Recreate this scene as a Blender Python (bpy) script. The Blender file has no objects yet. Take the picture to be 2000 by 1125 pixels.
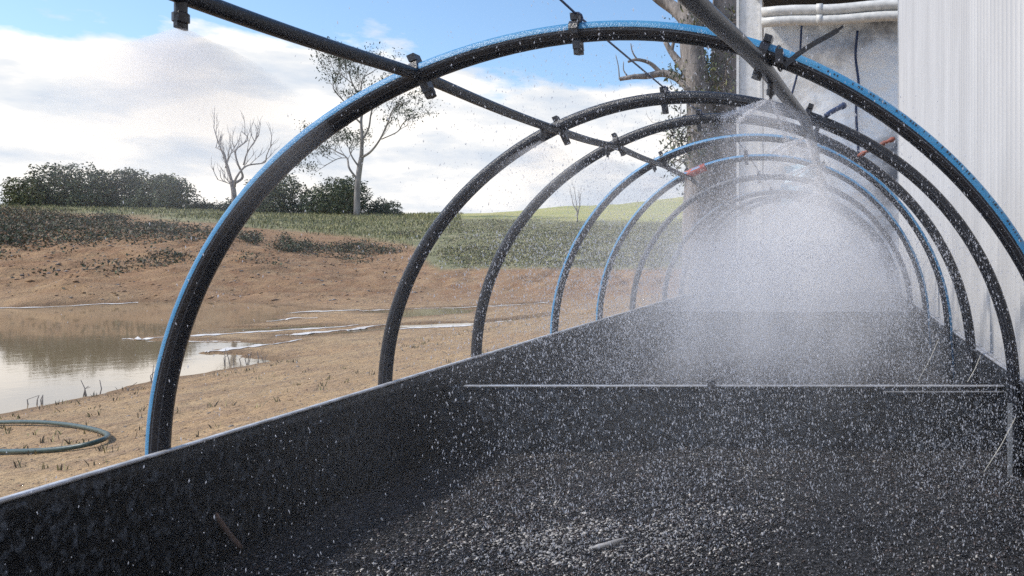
import bpy, math, random
import numpy as np
from math import sin, cos, pi, radians, sqrt
random.seed(7); np.random.seed(7)
C = bpy.context.scene.collection
sc = bpy.context.scene

# ------------------------------------------------------------------ camera, sky, sun
EZ = 2.2                      # eye height above the pond's water level (water is z = 0)
F, CX, CY = 1500.0, 1635.0, 486.0   # focal length and vanishing point in photo pixels
cam = bpy.data.cameras.new('camera'); co = bpy.data.objects.new('camera', cam); C.objects.link(co)
co.location = (0, 0, EZ); co.rotation_euler = (radians(90), 0, 0)
cam.sensor_width = 36; cam.lens = 36*F/2000
cam.shift_x = -(CX-1000)/2000; cam.shift_y = -(562.5-CY)/2000
cam.clip_start = 0.05; cam.clip_end = 3000
sc.camera = co
sc.view_settings.view_transform = 'Standard'; sc.view_settings.look = 'None'
sc.view_settings.gamma = 1; sc.view_settings.exposure = 0.48
sc.cycles.use_denoising = False
sc.cycles.volume_bounces = 3; sc.cycles.max_bounces = 8; sc.cycles.diffuse_bounces = 3
sc.cycles.glossy_bounces = 3; sc.cycles.transparent_max_bounces = 24
sc.cycles.volume_step_rate = 2.0

SUN_EL, SUN_AZ = radians(48), math.atan2(-0.87, -0.30)   # azimuth from +Y towards +X
sdir = (sin(SUN_AZ)*cos(SUN_EL), cos(SUN_AZ)*cos(SUN_EL), sin(SUN_EL))
sun = bpy.data.lights.new('sun', 'SUN'); sun.energy = 2.8; sun.angle = radians(7); sun.color = (1, .94, .85)
so = bpy.data.objects.new('sun', sun); C.objects.link(so)
from mathutils import Vector, Matrix
so.rotation_euler = Vector(sdir).to_track_quat('Z', 'Y').to_euler()
so.location = (-10, 10, 20)

w = bpy.data.worlds.new('World'); sc.world = w; w.use_nodes = True
nt = w.node_tree; nt.nodes.clear()
def N(t, kind, **kw):
    n = t.nodes.new(kind)
    for k, v in kw.items():
        if hasattr(n, k): setattr(n, k, v)
        else: n.inputs[k.replace('_', ' ')].default_value = v
    return n
L = nt.links.new
out = N(nt, 'ShaderNodeOutputWorld'); bg = N(nt, 'ShaderNodeBackground')
sky = N(nt, 'ShaderNodeTexSky'); sky.sky_type = 'NISHITA'; sky.sun_disc = False
sky.sun_elevation = SUN_EL; sky.sun_rotation = SUN_AZ
sky.air_density = 1.0; sky.dust_density = 1.0; sky.ozone_density = 1.6
def math_node(t, op, a=None, b=None, clamp=False):
    n = t.nodes.new('ShaderNodeMath'); n.operation = op; n.use_clamp = clamp
    for i, v in enumerate((a, b)):
        if v is None: continue
        if isinstance(v, (int, float)): n.inputs[i].default_value = v
        else: t.links.new(v, n.inputs[i])
    return n.outputs[0]
def mixc(t, f, a, b):
    n = t.nodes.new('ShaderNodeMix'); n.data_type = 'RGBA'
    for s, v in ((0, f), (6, a), (7, b)):
        if isinstance(v, (int, float)): n.inputs[s].default_value = v
        elif isinstance(v, tuple): n.inputs[s].default_value = v if len(v) == 4 else (*v, 1)
        else: t.links.new(v, n.inputs[s])
    return n.outputs[2]
def ramp(t, fac, stops):
    n = t.nodes.new('ShaderNodeValToRGB'); e = n.color_ramp.elements
    while len(e) < len(stops): e.new(0.5)
    for el, (p, c) in zip(e, stops):
        el.position = p; el.color = (c, c, c, 1) if isinstance(c, (int, float)) else (*c, 1)
    t.links.new(fac, n.inputs[0]); return n.outputs[0]
tc = N(nt, 'ShaderNodeTexCoord')
sep = N(nt, 'ShaderNodeSeparateXYZ'); L(tc.outputs['Generated'], sep.inputs[0])
mp = N(nt, 'ShaderNodeMapping'); mp.inputs['Scale'].default_value = (1, 1, 2.6); mp.inputs['Location'].default_value = (3.1, 1.7, 0.4)
L(tc.outputs['Generated'], mp.inputs['Vector'])
n1 = N(nt, 'ShaderNodeTexNoise'); n1.inputs['Scale'].default_value = 4.2; n1.inputs['Detail'].default_value = 9; n1.inputs['Roughness'].default_value = .56
L(mp.outputs[0], n1.inputs['Vector'])
mp2 = N(nt, 'ShaderNodeMapping'); mp2.inputs['Scale'].default_value = (1, 1, 3.4); mp2.inputs['Location'].default_value = (9.1, 4.7, 0.9)
L(tc.outputs['Generated'], mp2.inputs['Vector'])
n2 = N(nt, 'ShaderNodeTexNoise'); n2.inputs['Scale'].default_value = 7.5; n2.inputs['Detail'].default_value = 7; n2.inputs['Roughness'].default_value = .55
L(mp2.outputs[0], n2.inputs['Vector'])
# cover thins out with height above the horizon
mr = N(nt, 'ShaderNodeMapRange'); L(sep.outputs[2], mr.inputs[0])
mr.inputs[1].default_value = .13; mr.inputs[2].default_value = .285; mr.inputs[3].default_value = .37; mr.inputs[4].default_value = -.38
cov = math_node(nt, 'ADD', n1.outputs[0], mr.outputs[0])
cf = ramp(nt, cov, [(.50, 0.0), (.575, 1.0)])
shade = ramp(nt, n2.outputs[0], [(.36, (.52, .57, .64)), (.47, (.66, .675, .695)), (.57, (.86, .825, .78))])
skys = N(nt, 'ShaderNodeMix'); skys.data_type = 'RGBA'; skys.blend_type = 'MULTIPLY'; skys.inputs[0].default_value = 1
L(sky.outputs[0], skys.inputs[6]); skys.inputs[7].default_value = (.125, .14, .15, 1)
colr = mixc(nt, cf, skys.outputs[2], shade)
L(colr, bg.inputs[0]); bg.inputs[1].default_value = 1.0
L(bg.outputs[0], out.inputs[0])

# ------------------------------------------------------------------ helpers
def px(x, y, D): return Vector(((x-CX)/F*D, D, EZ+(CY-y)/F*D))
class MB:
    def __init__(s): s.v = []; s.f = []; s.m = []
    def add(s, vs, fs, mi=0):
        b = len(s.v); s.v += [tuple(p) for p in vs]
        for k, f in enumerate(fs):
            s.f.append([b+i for i in f]); s.m.append(mi[k] if isinstance(mi, list) else mi)
    def box(s, lo, hi, mi=0, rot=None, piv=None, bev=0):
        x0, y0, z0 = lo; x1, y1, z1 = hi
        vs = [Vector(p) for p in ((x0,y0,z0),(x1,y0,z0),(x1,y1,z0),(x0,y1,z0),(x0,y0,z1),(x1,y0,z1),(x1,y1,z1),(x0,y1,z1))]
        if rot: vs = [piv + rot @ (p-piv) for p in vs]
        s.add(vs, [(0,3,2,1),(4,5,6,7),(0,1,5,4),(1,2,6,5),(2,3,7,6),(3,0,4,7)], mi)
    def tube(s, pts, rad, n=8, mi=0, caps=True, ref=None, angs=None, mis=None):
        pts = [Vector(p) for p in pts]
        if not hasattr(rad, '__len__'): rad = [rad]*len(pts)
        a = None; vs = []; fs = []; ml = []
        angs = angs or [2*pi*k/n for k in range(n)]; n = len(angs)
        for i, p in enumerate(pts):
            t = (pts[min(i+1, len(pts)-1)]-pts[max(i-1, 0)])
            t = t.normalized() if t.length > 1e-9 else Vector((0,0,1))
            if ref is not None: b = Vector(ref); a = b.cross(t).normalized()
            else:
                if a is None: a = t.orthogonal().normalized()
                a = (a - t*a.dot(t)); a = a.normalized() if a.length > 1e-6 else t.orthogonal().normalized()
                b = t.cross(a)
            for g in angs: vs.append(p + (a*cos(g)+b*sin(g))*rad[i])
        for i in range(len(pts)-1):
            for k in range(n):
                k2 = (k+1) % n
                fs.append((i*n+k, i*n+k2, (i+1)*n+k2, (i+1)*n+k)); ml.append(mis[k] if mis else mi)
        if caps:
            fs.append(tuple(range(n))[::-1]); ml.append(mi)
            fs.append(tuple((len(pts)-1)*n+k for k in range(n))); ml.append(mi)
        s.add(vs, fs, ml)
    def build(s, name, mats, parent=None, smooth=False):
        me = bpy.data.meshes.new(name); me.from_pydata(s.v, [], s.f)
        if not isinstance(mats, (list, tuple)): mats = [mats]
        for m in mats: me.materials.append(m)
        if len(mats) > 1: me.polygons.foreach_set('material_index', s.m)
        if smooth: me.polygons.foreach_set('use_smooth', [True]*len(s.f))
        me.update()
        o = bpy.data.objects.new(name, me); C.objects.link(o)
        if parent: o.parent = parent; o.matrix_parent_inverse = parent.matrix_basis.inverted()
        return o
def np_mesh(name, V, Fc, mat, parent=None, midx=None):
    me = bpy.data.meshes.new(name)
    V = np.asarray(V, np.float32); Fc = np.asarray(Fc, np.int32); k = Fc.shape[1]
    me.vertices.add(len(V)); me.vertices.foreach_set('co', V.ravel())
    me.loops.add(Fc.size); me.loops.foreach_set('vertex_index', Fc.ravel())
    me.polygons.add(len(Fc)); me.polygons.foreach_set('loop_start', np.arange(len(Fc), dtype=np.int32)*k)
    me.polygons.foreach_set('loop_total', np.full(len(Fc), k, np.int32))
    for m in (mat if isinstance(mat, list) else [mat]): me.materials.append(m)
    if midx is not None: me.polygons.foreach_set('material_index', midx.astype(np.int32))
    me.update(calc_edges=True)
    o = bpy.data.objects.new(name, me); C.objects.link(o)
    if parent: o.parent = parent; o.matrix_parent_inverse = parent.matrix_basis.inverted()
    return o
def tag(o, label=None, cat=None, group=None, kind=None):
    if label: o['label'] = label
    if cat: o['category'] = cat
    if group: o['group'] = group
    if kind: o['kind'] = kind
    return o
def empty(name, loc, label, cat, group=None):
    o = bpy.data.objects.new(name, None); C.objects.link(o); o.location = loc; o.empty_display_size = .1
    return tag(o, label, cat, group)
def catmull(P, m=8):
    P = [Vector(p) for p in P]; Q = [P[0]*2-P[1]] + P + [P[-1]*2-P[-2]]; R = []
    for i in range(1, len(Q)-2):
        for k in range(m):
            t = k/m; a, b, c, d = Q[i-1], Q[i], Q[i+1], Q[i+2]
            R.append(.5*((2*b)+(c-a)*t+(2*a-5*b+4*c-d)*t*t+(3*b-a-3*c+d)*t**3))
    R.append(P[-1]); return R
# value noise in numpy
_tab = np.random.RandomState(3).rand(256, 256)
def vn(x, y):
    xi = np.floor(x).astype(int); yi = np.floor(y).astype(int); fx = x-xi; fy = y-yi
    fx = fx*fx*(3-2*fx); fy = fy*fy*(3-2*fy)
    g = lambda a, b: _tab[a % 256, b % 256]
    return (g(xi,yi)*(1-fx)+g(xi+1,yi)*fx)*(1-fy)+(g(xi,yi+1)*(1-fx)+g(xi+1,yi+1)*fx)*fy
def fbm(x, y, o=4):
    s = 0; a = .5
    for i in range(o): s = s+a*(vn(x*2**i+17*i, y*2**i+31*i)-.5)*2; a *= .5
    return s
def sstep(a, b, x):
    t = np.clip((x-a)/(b-a), 0, 1); return t*t*(3-2*t)

# ------------------------------------------------------------------ materials
def mat(name, col=(.5,.5,.5), rough=.6, metal=0, spec=.5):
    m = bpy.data.materials.new(name); m.use_nodes = True
    b = m.node_tree.nodes['Principled BSDF']
    b.inputs['Base Color'].default_value = (*col, 1); b.inputs['Roughness'].default_value = rough
    b.inputs['Metallic'].default_value = metal; b.inputs['Specular IOR Level'].default_value = spec
    return m, m.node_tree, b
def noise(t, scale, detail=4, rough=.55, vec=None, sc3=None, loc=None):
    n = t.nodes.new('ShaderNodeTexNoise'); n.inputs['Scale'].default_value = scale
    n.inputs['Detail'].default_value = detail; n.inputs['Roughness'].default_value = rough
    if vec is None:
        g = t.nodes.new('ShaderNodeNewGeometry'); vec = g.outputs['Position']
    if sc3 or loc:
        mp = t.nodes.new('ShaderNodeMapping'); mp.inputs['Scale'].default_value = sc3 or (1,1,1)
        mp.inputs['Location'].default_value = loc or (0,0,0)
        t.links.new(vec, mp.inputs[0]); vec = mp.outputs[0]
    t.links.new(vec, n.inputs['Vector']); return n.outputs[0]
def bump(t, b, h, strength=.5, dist=.01):
    n = t.nodes.new('ShaderNodeBump'); n.inputs['Strength'].default_value = strength; n.inputs['Distance'].default_value = dist
    t.links.new(h, n.inputs['Height']); t.links.new(n.outputs[0], b.inputs['Normal'])
M = {}
def simple(key, c1, c2, scale, rough=.6, metal=0, spec=.5, bs=.3, bd=.005, sc3=None, bscale=None):
    m, t, b = mat(key, c1, rough, metal, spec)
    h = noise(t, scale, 5, .6, sc3=sc3)
    t.links.new(mixc(t, ramp(t, h, [(.36, 0.), (.64, 1.)]), c1, c2), b.inputs['Base Color'])
    if bs: bump(t, b, noise(t, bscale or scale*2.5, 4, .6, sc3=sc3), bs, bd)
    M[key] = m; return m, t, b
# black poly pipe, wet
def pipe_mat(key, c, c2, rough=.34):
    m, t, b = mat(key, c, rough, 0, .35)
    h = noise(t, 230, 3, .6)
    sp = ramp(t, h, [(.60, 0.), (.67, 1.)])
    d = noise(t, 9, 4, .6)
    base = mixc(t, ramp(t, d, [(.4, 0.), (.7, .6)]), c, c2)
    t.links.new(mixc(t, math_node(t, 'MULTIPLY', sp, .5), base, (.16, .18, .22)), b.inputs['Base Color'])
    bump(t, b, h, .55, .004); M[key] = m
pipe_mat('black_pipe', (.003, .004, .008), (.010, .012, .020), .28)
pipe_mat('blue_stripe', (.028, .20, .41), (.10, .30, .50), .3)
pipe_mat('painted_highlight', (.10, .11, .13), (.05, .055, .07), .5)  # highlights painted along the hoop pipes as narrow pale strips
pipe_mat('grey_pipe', (.045, .047, .055), (.10, .10, .11), .4)
simple('black_plastic', (.006, .006, .009), (.02, .02, .026), 60, .32, bs=.4)
simple('hose_green', (.018, .045, .042), (.05, .085, .075), 25, .4, bs=.2)
simple('orange', (.32, .08, .04), (.16, .05, .035), 40, .6)
simple('red_tape', (.42, .07, .05), (.5, .12, .08), 40, .6)
simple('blue_film', (.30, .48, .60), (.55, .68, .74), 20, .4)
simple('string', (.5, .48, .42), (.32, .30, .26), 60, .8)
simple('zinc', (.42, .44, .46), (.62, .63, .65), 30, .4, .7, bs=.15)
simple('wire', (.015, .035, .10), (.03, .05, .12), 60, .5)
simple('pvc', (.50, .50, .48), (.66, .65, .62), 12, .42, bs=.1)
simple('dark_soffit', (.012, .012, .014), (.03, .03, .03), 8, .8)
# corrugated sheet
m, t, b = simple('corrugated', (.34, .335, .335), (.40, .395, .395), 3.2, .5, .0, bs=0, sc3=(1, 1, .25))
sp = ramp(t, noise(t, 160, 3, .6), [(.63, 0.), (.70, 1.)])
st = ramp(t, noise(t, 5, 5, .6, sc3=(1, 1.6, .18)), [(.5, 0.), (.75, .08)])
basec = mixc(t, st, b.inputs['Base Color'].links[0].from_socket, (.36, .36, .38))
t.links.new(mixc(t, math_node(t, 'MULTIPLY', sp, .4), basec, (.2, .2, .22)), b.inputs['Base Color'])
bump(t, b, noise(t, 120, 3), .25, .003)
simple('post', (.62, .61, .58), (.74, .73, .71), 14, .6, bs=.3)
t = M['post'].node_tree; b = t.nodes['Principled BSDF']
sp = ramp(t, noise(t, 55, 3, .6), [(.62, 0.), (.68, 1.)])
t.links.new(mixc(t, math_node(t, 'MULTIPLY', sp, .6), b.inputs['Base Color'].links[0].from_socket, (.2, .2, .2)), b.inputs['Base Color'])
# foil wall
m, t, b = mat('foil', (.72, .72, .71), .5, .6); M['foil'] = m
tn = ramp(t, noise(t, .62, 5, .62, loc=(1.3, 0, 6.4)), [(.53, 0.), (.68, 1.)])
t.links.new(mixc(t, tn, (.92, .91, .89), (.17, .175, .19)), b.inputs['Base Color'])  # dark patches painted for tarnish and for the foil's uneven reflections
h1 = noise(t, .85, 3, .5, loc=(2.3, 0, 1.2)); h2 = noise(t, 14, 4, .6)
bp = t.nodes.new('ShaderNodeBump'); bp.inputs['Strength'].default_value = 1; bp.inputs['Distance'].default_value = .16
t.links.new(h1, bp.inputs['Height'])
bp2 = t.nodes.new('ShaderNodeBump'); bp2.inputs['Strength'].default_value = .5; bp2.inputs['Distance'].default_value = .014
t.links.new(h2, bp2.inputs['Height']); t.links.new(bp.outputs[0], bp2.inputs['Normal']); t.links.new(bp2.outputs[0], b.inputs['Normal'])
# bed liner
m, t, b = mat('liner', (.012, .014, .02), .38, 0, .3); M['liner'] = m
hh = noise(t, 48, 5, .7, sc3=(1, 1, .7)); pp = noise(t, 3, 4, .6)
c = mixc(t, ramp(t, hh, [(.50, 0.), (.68, 1.)]), (.002, .003, .005), (.085, .10, .125))
t.links.new(mixc(t, ramp(t, pp, [(.4, 0.), (.7, .3)]), c, (.022, .025, .032)), b.inputs['Base Color'])
bump(t, b, hh, .6, .012)
simple('edge', (.55, .56, .60), (.30, .29, .28), 18, .35, .3, bs=.2)
simple('batten', (.13, .085, .07), (.07, .05, .045), 40, .8)
# chips
m, t, b = mat('bed_soil', (.02, .02, .022), .85); M['bed_soil'] = m
hh = noise(t, 75, 5, .72)
t.links.new(mixc(t, ramp(t, hh, [(.50, 0.), (.66, 1.)]), (.003, .003, .005), (.13, .13, .145)), b.inputs['Base Color'])
bump(t, b, hh, 1, .03)
for k, c in (('chip_dark', (.014, .015, .020)), ('chip_mid', (.11, .105, .115)), ('chip_pale', (.48, .45, .42)), ('chip_brown', (.07, .05, .045))):
    simple(k, c, tuple(x*.55 for x in c), 50, .42, bs=0)
# ground
m, t, b = mat('soil', (.3, .2, .14), .9, 0, .2); M['soil'] = m
at = t.nodes.new('ShaderNodeAttribute'); at.attribute_name = 'cover'
spx = t.nodes.new('ShaderNodeSeparateColor'); t.links.new(at.outputs['Color'], spx.inputs[0])
a1 = noise(t, .35, 6, .6); a2 = noise(t, 2.2, 7, .62, sc3=(1, .7, 1)); a3 = noise(t, 14, 4, .7)
soilc = mixc(t, ramp(t, a1, [(.35, 0.), (.65, 1.)]), (.44, .285, .150), (.46, .33, .19))
soilc = mixc(t, ramp(t, a2, [(.42, 0.), (.72, .75)]), soilc, (.25,.165,.11))
soilc = mixc(t, ramp(t, a3, [(.52, 0.), (.68, .6)]), soilc, (.15, .09, .06))
soilc = mixc(t, ramp(t, noise(t, 6, 5, .7, loc=(5, 2, 0)), [(.58, 0.), (.7, .55)]), soilc, (.50,.39,.28))
sy = t.nodes.new('ShaderNodeSeparateXYZ'); gg = t.nodes.new('ShaderNodeNewGeometry'); t.links.new(gg.outputs['Position'], sy.inputs[0])
bk = t.nodes.new('ShaderNodeMapRange'); t.links.new(sy.outputs[1], bk.inputs[0]); bk.inputs[1].default_value = 26; bk.inputs[2].default_value = 34
streak = noise(t, 1.1, 7, .72, sc3=(1, .55, 2.5), loc=(4, 4, 0))
soilc = mixc(t, math_node(t, 'MULTIPLY', bk.outputs[0], ramp(t, streak, [(.36, 1.), (.62, .35)])), soilc, (.26, .145, .078))
wet = mixc(t, 1.0, soilc, (.17, .105, .06))
soilc = mixc(t, math_node(t, 'MULTIPLY', spx.outputs[2], .75), soilc, wet)
gr = mixc(t, ramp(t, noise(t, 1.4, 6, .65), [(.4, 0.), (.62, 1.)]), (.17, .18, .09), (.30, .27, .16))
past = mixc(t, ramp(t, noise(t, .12, 6, .6, sc3=(1, 2, 1)), [(.38, 0.), (.62, 1.)]), (.36, .37, .13), (.46, .42, .18))
c = mixc(t, spx.outputs[0], soilc, gr); c = mixc(t, spx.outputs[1], c, past)
t.links.new(c, b.inputs['Base Color'])
bb = math_node(t, 'ADD', math_node(t, 'MULTIPLY', a2, 1.0), math_node(t, 'MULTIPLY', a3, .35))
bump(t, b, bb, .9, .22)
# water
m, t, b = mat('pond_water', (.30, .22, .13), .05, 0, .5); M['pond_water'] = m
b.inputs['IOR'].default_value = 1.33; b.inputs['Coat Weight'].default_value = 0.25; b.inputs['Coat Roughness'].default_value = .02
bump(t, b, noise(t, 1.6, 4, .6), .25, .01)
# vegetation
for k, c1, c2 in (('leaf_dark', (.035, .058, .036), (.10, .125, .065)), ('leaf_olive', (.10, .12, .045), (.20, .20, .08)),
                  ('leaf_grey', (.05, .065, .05), (.12, .13, .10)), ('weed', (.06, .062, .045), (.21, .175, .125)), ('grass_blade', (.22, .23, .10), (.42, .37, .19))):
    simple(k, c1, c2, 1.6, .75, spec=.25, bs=0)
simple('bark_grey', (.20, .18, .165), (.36, .33, .30), 3, .85, bs=.6, bd=.05, sc3=(1, 1, .25))
simple('bark_dark', (.14, .125, .115), (.31, .275, .25), 6, .9, bs=.8, bd=.05, sc3=(1, 1, .3))
simple('clod', (.24, .14, .085), (.38, .26, .17), 9, .9)
# droplets
m, t, b = mat('droplet', (.74, .76, .82), .15, 0, .5); M['droplet'] = m
tr = t.nodes.new('ShaderNodeBsdfTranslucent'); tr.inputs[0].default_value = (.78, .80, .87, 1)
mx = t.nodes.new('ShaderNodeMixShader'); mx.inputs[0].default_value = .55
t.links.new(b.outputs[0], mx.inputs[1]); t.links.new(tr.outputs[0], mx.inputs[2])
tp = t.nodes.new('ShaderNodeBsdfTransparent'); m2_ = t.nodes.new('ShaderNodeMixShader'); m2_.inputs[0].default_value = .52
t.links.new(mx.outputs[0], m2_.inputs[1]); t.links.new(tp.outputs[0], m2_.inputs[2])
t.links.new(m2_.outputs[0], [n for n in t.nodes if n.type == 'OUTPUT_MATERIAL'][0].inputs[0])

m, t, b = mat('jet', (.95, .95, .97), .3, 0, .5); M['jet'] = m
simple('pale_streak', (.74, .71, .67), (.52, .46, .40), 5, .55, bs=.2)

# ------------------------------------------------------------------ terrain
WZ = 0.0
def gp(x, y, z=-EZ):            # ground point seen at a photo pixel on the plane z (eye relative)
    D = F*(-z)/(y-CY); return ((x-CX)/F*D, D)
pond = [(-60, -8), (-11.6, -8), (-11.3, 6)] + [gp(*p) for p in [(0,812),(130,786),(300,746),(430,724),(535,706),(480,694),(392,690),(440,681),(560,670),(330,664),(240,662),(420,652),(700,637),(620,634),(520,640),(430,640),(560,626),(540,618),(650,606),(500,592),(400,588),(280,590),(0,601),(-700,614),(-2500,640)]]
pools = [[gp(*p) for p in q] for q in (
    [(535,655),(640,651),(780,634),(930,629),(1085,620),(1090,628),(950,637),(780,641),(640,655),(560,660)],
    [(700,607),(960,597),(1070,590),(1075,593),(950,601),(760,612),(700,611)],
    [(760,608),(930,603),(925,612),(780,622)],
    [(560,612),(600,606),(650,606),(610,612)],
    [(480,582),(780,572),(780,574.5),(490,585)])]
def sdist(X, Y, poly):
    d = np.full(X.shape, 1e9); ins = np.zeros(X.shape, bool); n = len(poly)
    for i in range(n):
        ax, ay = poly[i]; bx, by = poly[(i+1) % n]
        ex, ey = bx-ax, by-ay; l = ex*ex+ey*ey+1e-12
        tt = np.clip(((X-ax)*ex+(Y-ay)*ey)/l, 0, 1)
        d = np.minimum(d, np.hypot(X-ax-tt*ex, Y-ay-tt*ey))
        cnd = ((ay > Y) != (by > Y)) & (X < (bx-ax)*(Y-ay)/((by-ay)+1e-12)+ax)
        ins ^= cnd
    return np.where(ins, -d, d)
cols = [-900, 0, 400, 700, 850, 1100, 1340, 1700, 2600]
prof = [[(30,602),(34,545),(40,480),(58,436),(76,402)], [(29,600),(33,545),(39.5,480),(58,436),(77,402)],
        [(31,589),(36,532),(44,474),(60,438),(78,412)], [(34,580),(46,528),(58,482),(72,440),(86,418)],
        [(38,562),(46,526),(58,478),(76,434),(95,417)], [(38,560),(46,526),(62,468),(85,428),(115,402)],
        [(38,560),(46,526),(62,468),(90,424),(135,382)], [(38,560),(46,526),(62,468),(90,420),(140,372)],
        [(38,560),(46,526),(62,468),(90,420),(140,372)]]
def height(X, Y, full=False):
    X = np.asarray(X, float); Y = np.asarray(Y, float)
    near = EZ - 1.3 - .87*(.75*np.clip((-X-1.9)/9.2, 0, 1)+.25*sstep(1.9, 11, -X))
    near = near + .02*fbm(X*1.3, Y*1.3) + .015*fbm(X*.4, Y*.4)*2
    Yc = np.maximum(Y, 8); u = np.clip(CX+F*X/Yc, cols[0], cols[-1])
    far = np.zeros(X.shape); Ds = np.zeros(X.shape); wsum = np.zeros(X.shape)
    for i, (cx, pr) in enumerate(zip(cols, prof)):
        l = cols[i-1] if i else cx-1; r = cols[i+1] if i < len(cols)-1 else cx+1
        wt = np.where(u <= cx, np.clip((u-l)/(cx-l), 0, 1), np.clip((r-u)/(r-cx), 0, 1))
        ds = [p[0] for p in pr]; zs = [(CY-p[1])/F*p[0]+EZ for p in pr]
        ds2 = ds+[ds[-1]*1.3, 800]; zs2 = zs+[zs[-1]+.05, zs[-1]-6]
        far += wt*np.interp(Y, ds2, zs2); Ds += wt*ds[0]; wsum += wt
    far /= wsum; Ds /= wsum
    far = far + (.30*fbm(X*1.3, Y*.9, 4)+.28*np.abs(fbm(X*.7+Y*.3, Y*.25, 3)))*sstep(28, 33, Y)*sstep(62, 45, Y) + .16*fbm(X*.25, Y*.25)*sstep(30, 60, Y)+.07*fbm(X*.9, Y*.9)*sstep(28, 40, Y)
    k = sstep(-4, 1, Y-Ds); z = near*(1-k)+far*k
    d = sdist(X, Y, pond)
    for q in pools: d = np.minimum(d, sdist(X, Y, q))
    d = d + .22*fbm(X*1.1, Y*2.2)+.05
    zin = -.02-np.minimum(.3, .12*np.maximum(-d, 0)); zout = np.clip(z, .014, .012+.28*np.maximum(d, 0)+.0)
    zz = np.where(d < 0, zin, np.maximum(zout, .006))
    zz = np.where(d > 8, np.maximum(z, .02), zz)
    return (zz, d) if full else zz
def axis(*seg):
    r = []
    for a, b_, st in seg:
        n = max(1, int(round((b_-a)/st))); r += list(np.linspace(a, b_, n, endpoint=False))
    return r
xs = np.array(axis((-900,-200,70),(-200,-60,5),(-60,-17,.3),(-17,-1,.09),(-1,20,.8),(20,80,5),(80,900,80))+[900])
ys = np.array(axis((-40,2,2),(2,30,.13),(30,90,.4),(90,160,2),(160,300,14),(300,1500,100))+[1500])
GX, GY = np.meshgrid(xs, ys); GZ, GD = height(GX, GY, True)
nx, ny = len(xs), len(ys)
V = np.stack([GX.ravel(), GY.ravel(), GZ.ravel()], 1)
ii = (np.arange(ny-1)[:, None]*nx+np.arange(nx-1)[None, :]).ravel()
Fq = np.stack([ii, ii+1, ii+nx+1, ii+nx], 1)
ground = np_mesh('ground', V, Fq, M['soil']); tag(ground, 'orange brown bare soil sloping down to the pond and up to the pasture', kind='structure')
ground.data.polygons.foreach_set('use_smooth', [True]*len(Fq))
# cover masks from where the ground lies
Yc = np.maximum(GY, 1); PX = CX+F*GX/Yc; PY = CY-F*(GZ-EZ)/Yc
wob = fbm(GX*.16, GY*.16, 5)
gb = np.interp(PX, [-500, 0, 200, 400, 700, 800, 860, 1340], [410, 412, 418, 432, 462, 478, 526, 526])
grass = sstep(6, -6, PY-gb+wob*14)*(GY > 38)
grass = np.maximum(grass, (GY > 140)*1.0)
pb = np.interp(PX, [700, 780, 1000, 1340, 2000], [400, 422, 428, 436, 440])
pasture = sstep(5, -5, PY-pb+wob*12)*(GY > 60)*(PX > 700)
wetm = sstep(.8, 0, GD)
ca = ground.data.color_attributes.new('cover', 'FLOAT_COLOR', 'POINT')
ca.data.foreach_set('color', np.stack([grass.ravel(), pasture.ravel(), wetm.ravel(), np.ones(grass.size)], 1).astype(np.float32).ravel())
wm = MB(); wm.add([(-120,-30,0),(40,-30,0),(40,60,0),(-120,60,0)], [(0,1,2,3)])
tag(wm.build('pond_water', M['pond_water']), 'still muddy pond water mirroring the sky and bank', kind='structure')

mb = MB()
for line in ([(238,663,2),(330,659,5),(420,653,5),(520,647,4),(620,641,4),(700,635,2)], [(400,688,3),(450,681,9),(500,676,7),(560,669,4),(590,664,1)], [(345,669,1),(400,667,2),(470,669,1)],
             [(538,655,2),(600,650,5),(680,645,4),(770,632,2)], [(-200,609,2),(0,602,3),(120,598,2),(280,590,3),(400,586,3),(480,583,2),(600,578,3),(700,576,3),(790,573,2)],
             [(775,643,2),(860,638,5),(920,636,8),(1000,628,6),(1080,622,5),(1160,618,3)], [(560,612,1),(620,608,3),(690,607,2),(800,602,1),(930,600,2),(1070,591,1)], [(520,628,1),(575,622,3),(620,621,1)]):
    n_ = 60; xs_ = np.linspace(line[0][0], line[-1][0], n_); yc = np.interp(xs_, [p[0] for p in line], [p[1] for p in line]); th_ = np.interp(xs_, [p[0] for p in line], [p[2] for p in line])
    th_ = th_*.55*np.clip(.75+1.3*fbm(xs_*.05+line[0][1], xs_*.02, 4), .12, 2); yc = yc+2.0*fbm(xs_*.03, xs_*0+line[0][1], 3)
    rows = []
    for sg in (-.5, 0, .5):
        pts_ = []
        for x, y, th in zip(xs_, yc, th_):
            z_ = .03
            for _ in range(3): X_, Y_ = gp(x, y+sg*th, z_-EZ); z_ = max(.004, float(height(np.array([X_]), np.array([Y_]))[0]))
            pts_.append((X_, Y_, z_+(.016 if sg == 0 else .010)) if z_ < .12 else None)
        rows.append(pts_)
    bad = [any(rows[k][i] is None for k in range(3)) for i in range(n_)]; vs_ = [p or (0, 40, -.5) for p in rows[0]+rows[1]+rows[2]]
    mb.add(vs_, [(k*n_+i, k*n_+i+1, (k+1)*n_+i+1, (k+1)*n_+i) for k in (0, 1) for i in range(n_-1) if not bad[i] and not bad[i+1]])
tag(mb.build('streaks', M['pale_streak']), 'thin pale lines along the wet mud and waterline', 'streaks', kind='stuff')  # thin pale ribbons laid just above mud and water
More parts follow.
